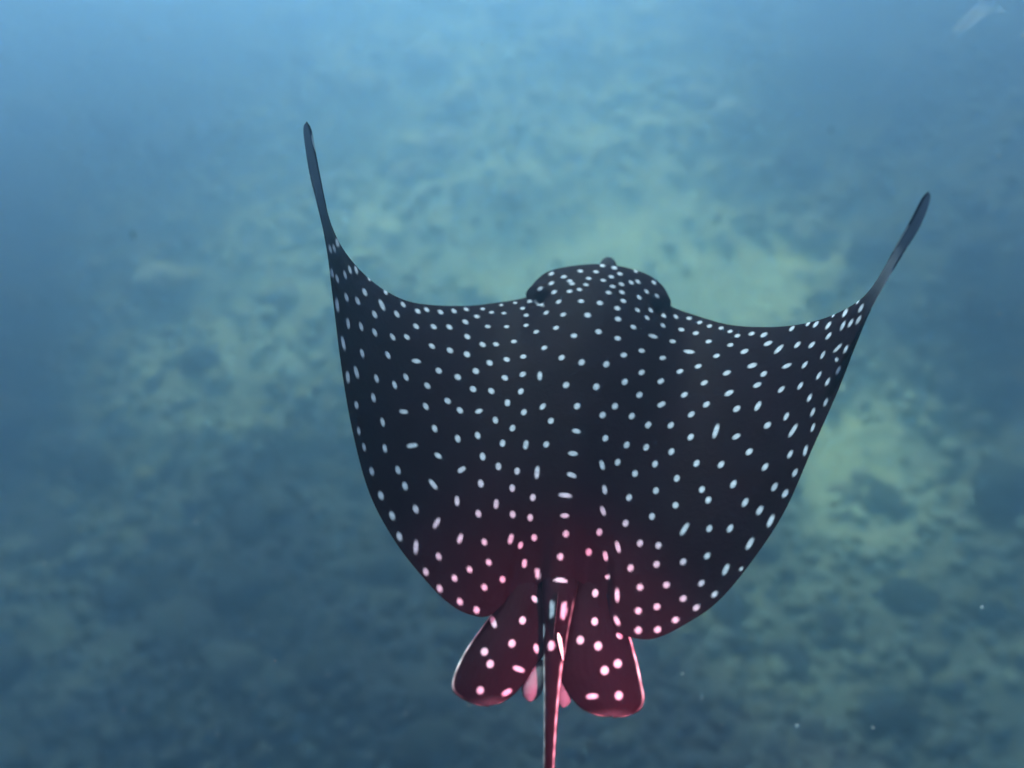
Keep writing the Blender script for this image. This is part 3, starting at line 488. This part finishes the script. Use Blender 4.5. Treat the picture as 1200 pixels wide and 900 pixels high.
# ------------------------------------------------------------------ drifting specks
def blob(c, r, rs):
    bm = bmesh.new(); bmesh.ops.create_icosphere(bm, subdivisions=2, radius=1)
    V = np.array([q.co[:] for q in bm.verts]); F = np.array([[q.index for q in f.verts] for f in bm.faces]); bm.free()
    V = V * (1 + .25 * np.sin(V @ rs.randn(3, 3) * 2 + rs.rand(3) * 6).sum(1, keepdims=True) / 2) * rs.uniform(.55, 1.3, 3)
    return V * r + np.array(c), F
rs = np.random.RandomState(12); VV, FF, off = [], [], 0
specks = [((x / 1e3, y / 1e3, z / 1e3), r / 1e4) for x, y, z, r in SPECKS]
for k in range(150):
    d = rs.uniform(1.3, 5.0); a = rs.uniform(-.62, .62) * d; b = rs.uniform(-.47, .47) * d
    P0 = np.array([a, math.cos(math.radians(42)) * d + math.sin(math.radians(42)) * b, 4.4 - math.sin(math.radians(42)) * d + math.cos(math.radians(42)) * b])
    specks.append((tuple(P0), rs.uniform(.0005, .0013)))
for c, r in specks:
    v_, f_ = blob(c, r, rs); VV.append(v_); FF.append(f_ + off); off += len(v_)
me = np_mesh('marine_snow', np.vstack(VV), np.vstack(FF)); me.materials.append(M_SNOW)
tag(link(bpy.data.objects.new('marine_snow', me)), 'tiny white specks of drifting plankton scattered through the water', 'plankton', kind='stuff')
for (c, r, lab) in FLECKS:
    v_, f_ = blob((0, 0, 0), r, rs); me = np_mesh('drifting_fleck', v_, f_); me.materials.append(M_FLECK)
    o = link(bpy.data.objects.new('drifting_fleck', me)); o.location = c; tag(o, lab, 'fleck', 'dark flecks drifting in the water')
# pale jelly-like shred drifting in the far water
P_ = np.array(SHRED); rad = np.array([.003, .02, .034, .04, .03, .008])
g, a_, u_ = tube_grid(P_, rad, 60, 32, .6)
g = g + .006 * np.sin(g * 90)
me = np_mesh('drifting_shred', g.reshape(-1, 3), grid_quads(60, 32, wrap=True, flip=True)); me.materials.append(M_JELLY)
o = link(bpy.data.objects.new('drifting_shred', me)); tag(o, 'pale translucent shred drifting high in the blue water', 'jelly')

# ------------------------------------------------------------------ the water itself: one even volume round everything
bm = bmesh.new(); bmesh.ops.create_cube(bm, size=1)
for q in bm.verts: q.co = (q.co.x * 186, q.co.y * 196 + 35, -4.5 + (q.co.z + .5) * 9.6)
for q in bm.verts:
    if q.co.z > 0: q.co.z = WATER_TOP
    else: q.co.z = float(Zb.min()) - 1
me = bpy.data.meshes.new('haze'); bm.to_mesh(me); bm.free()
hz = link(bpy.data.objects.new('haze', me)); tag(hz, 'blue green hazy sea water', 'water', kind='stuff')
mm = bpy.data.materials.new('haze'); mm.use_nodes = True; t = mm.node_tree; t.nodes.clear()
out = t.nodes.new('ShaderNodeOutputMaterial'); pv = t.nodes.new('ShaderNodeVolumePrincipled'); t.links.new(pv.outputs[0], out.inputs['Volume'])
pv.inputs['Color'].default_value = (.26, .42, .63, 1); pv.inputs['Density'].default_value = .152; pv.inputs['Anisotropy'].default_value = .90
pv.inputs['Absorption Color'].default_value = (.50, .62, .66, 1)
me.materials.append(mm)
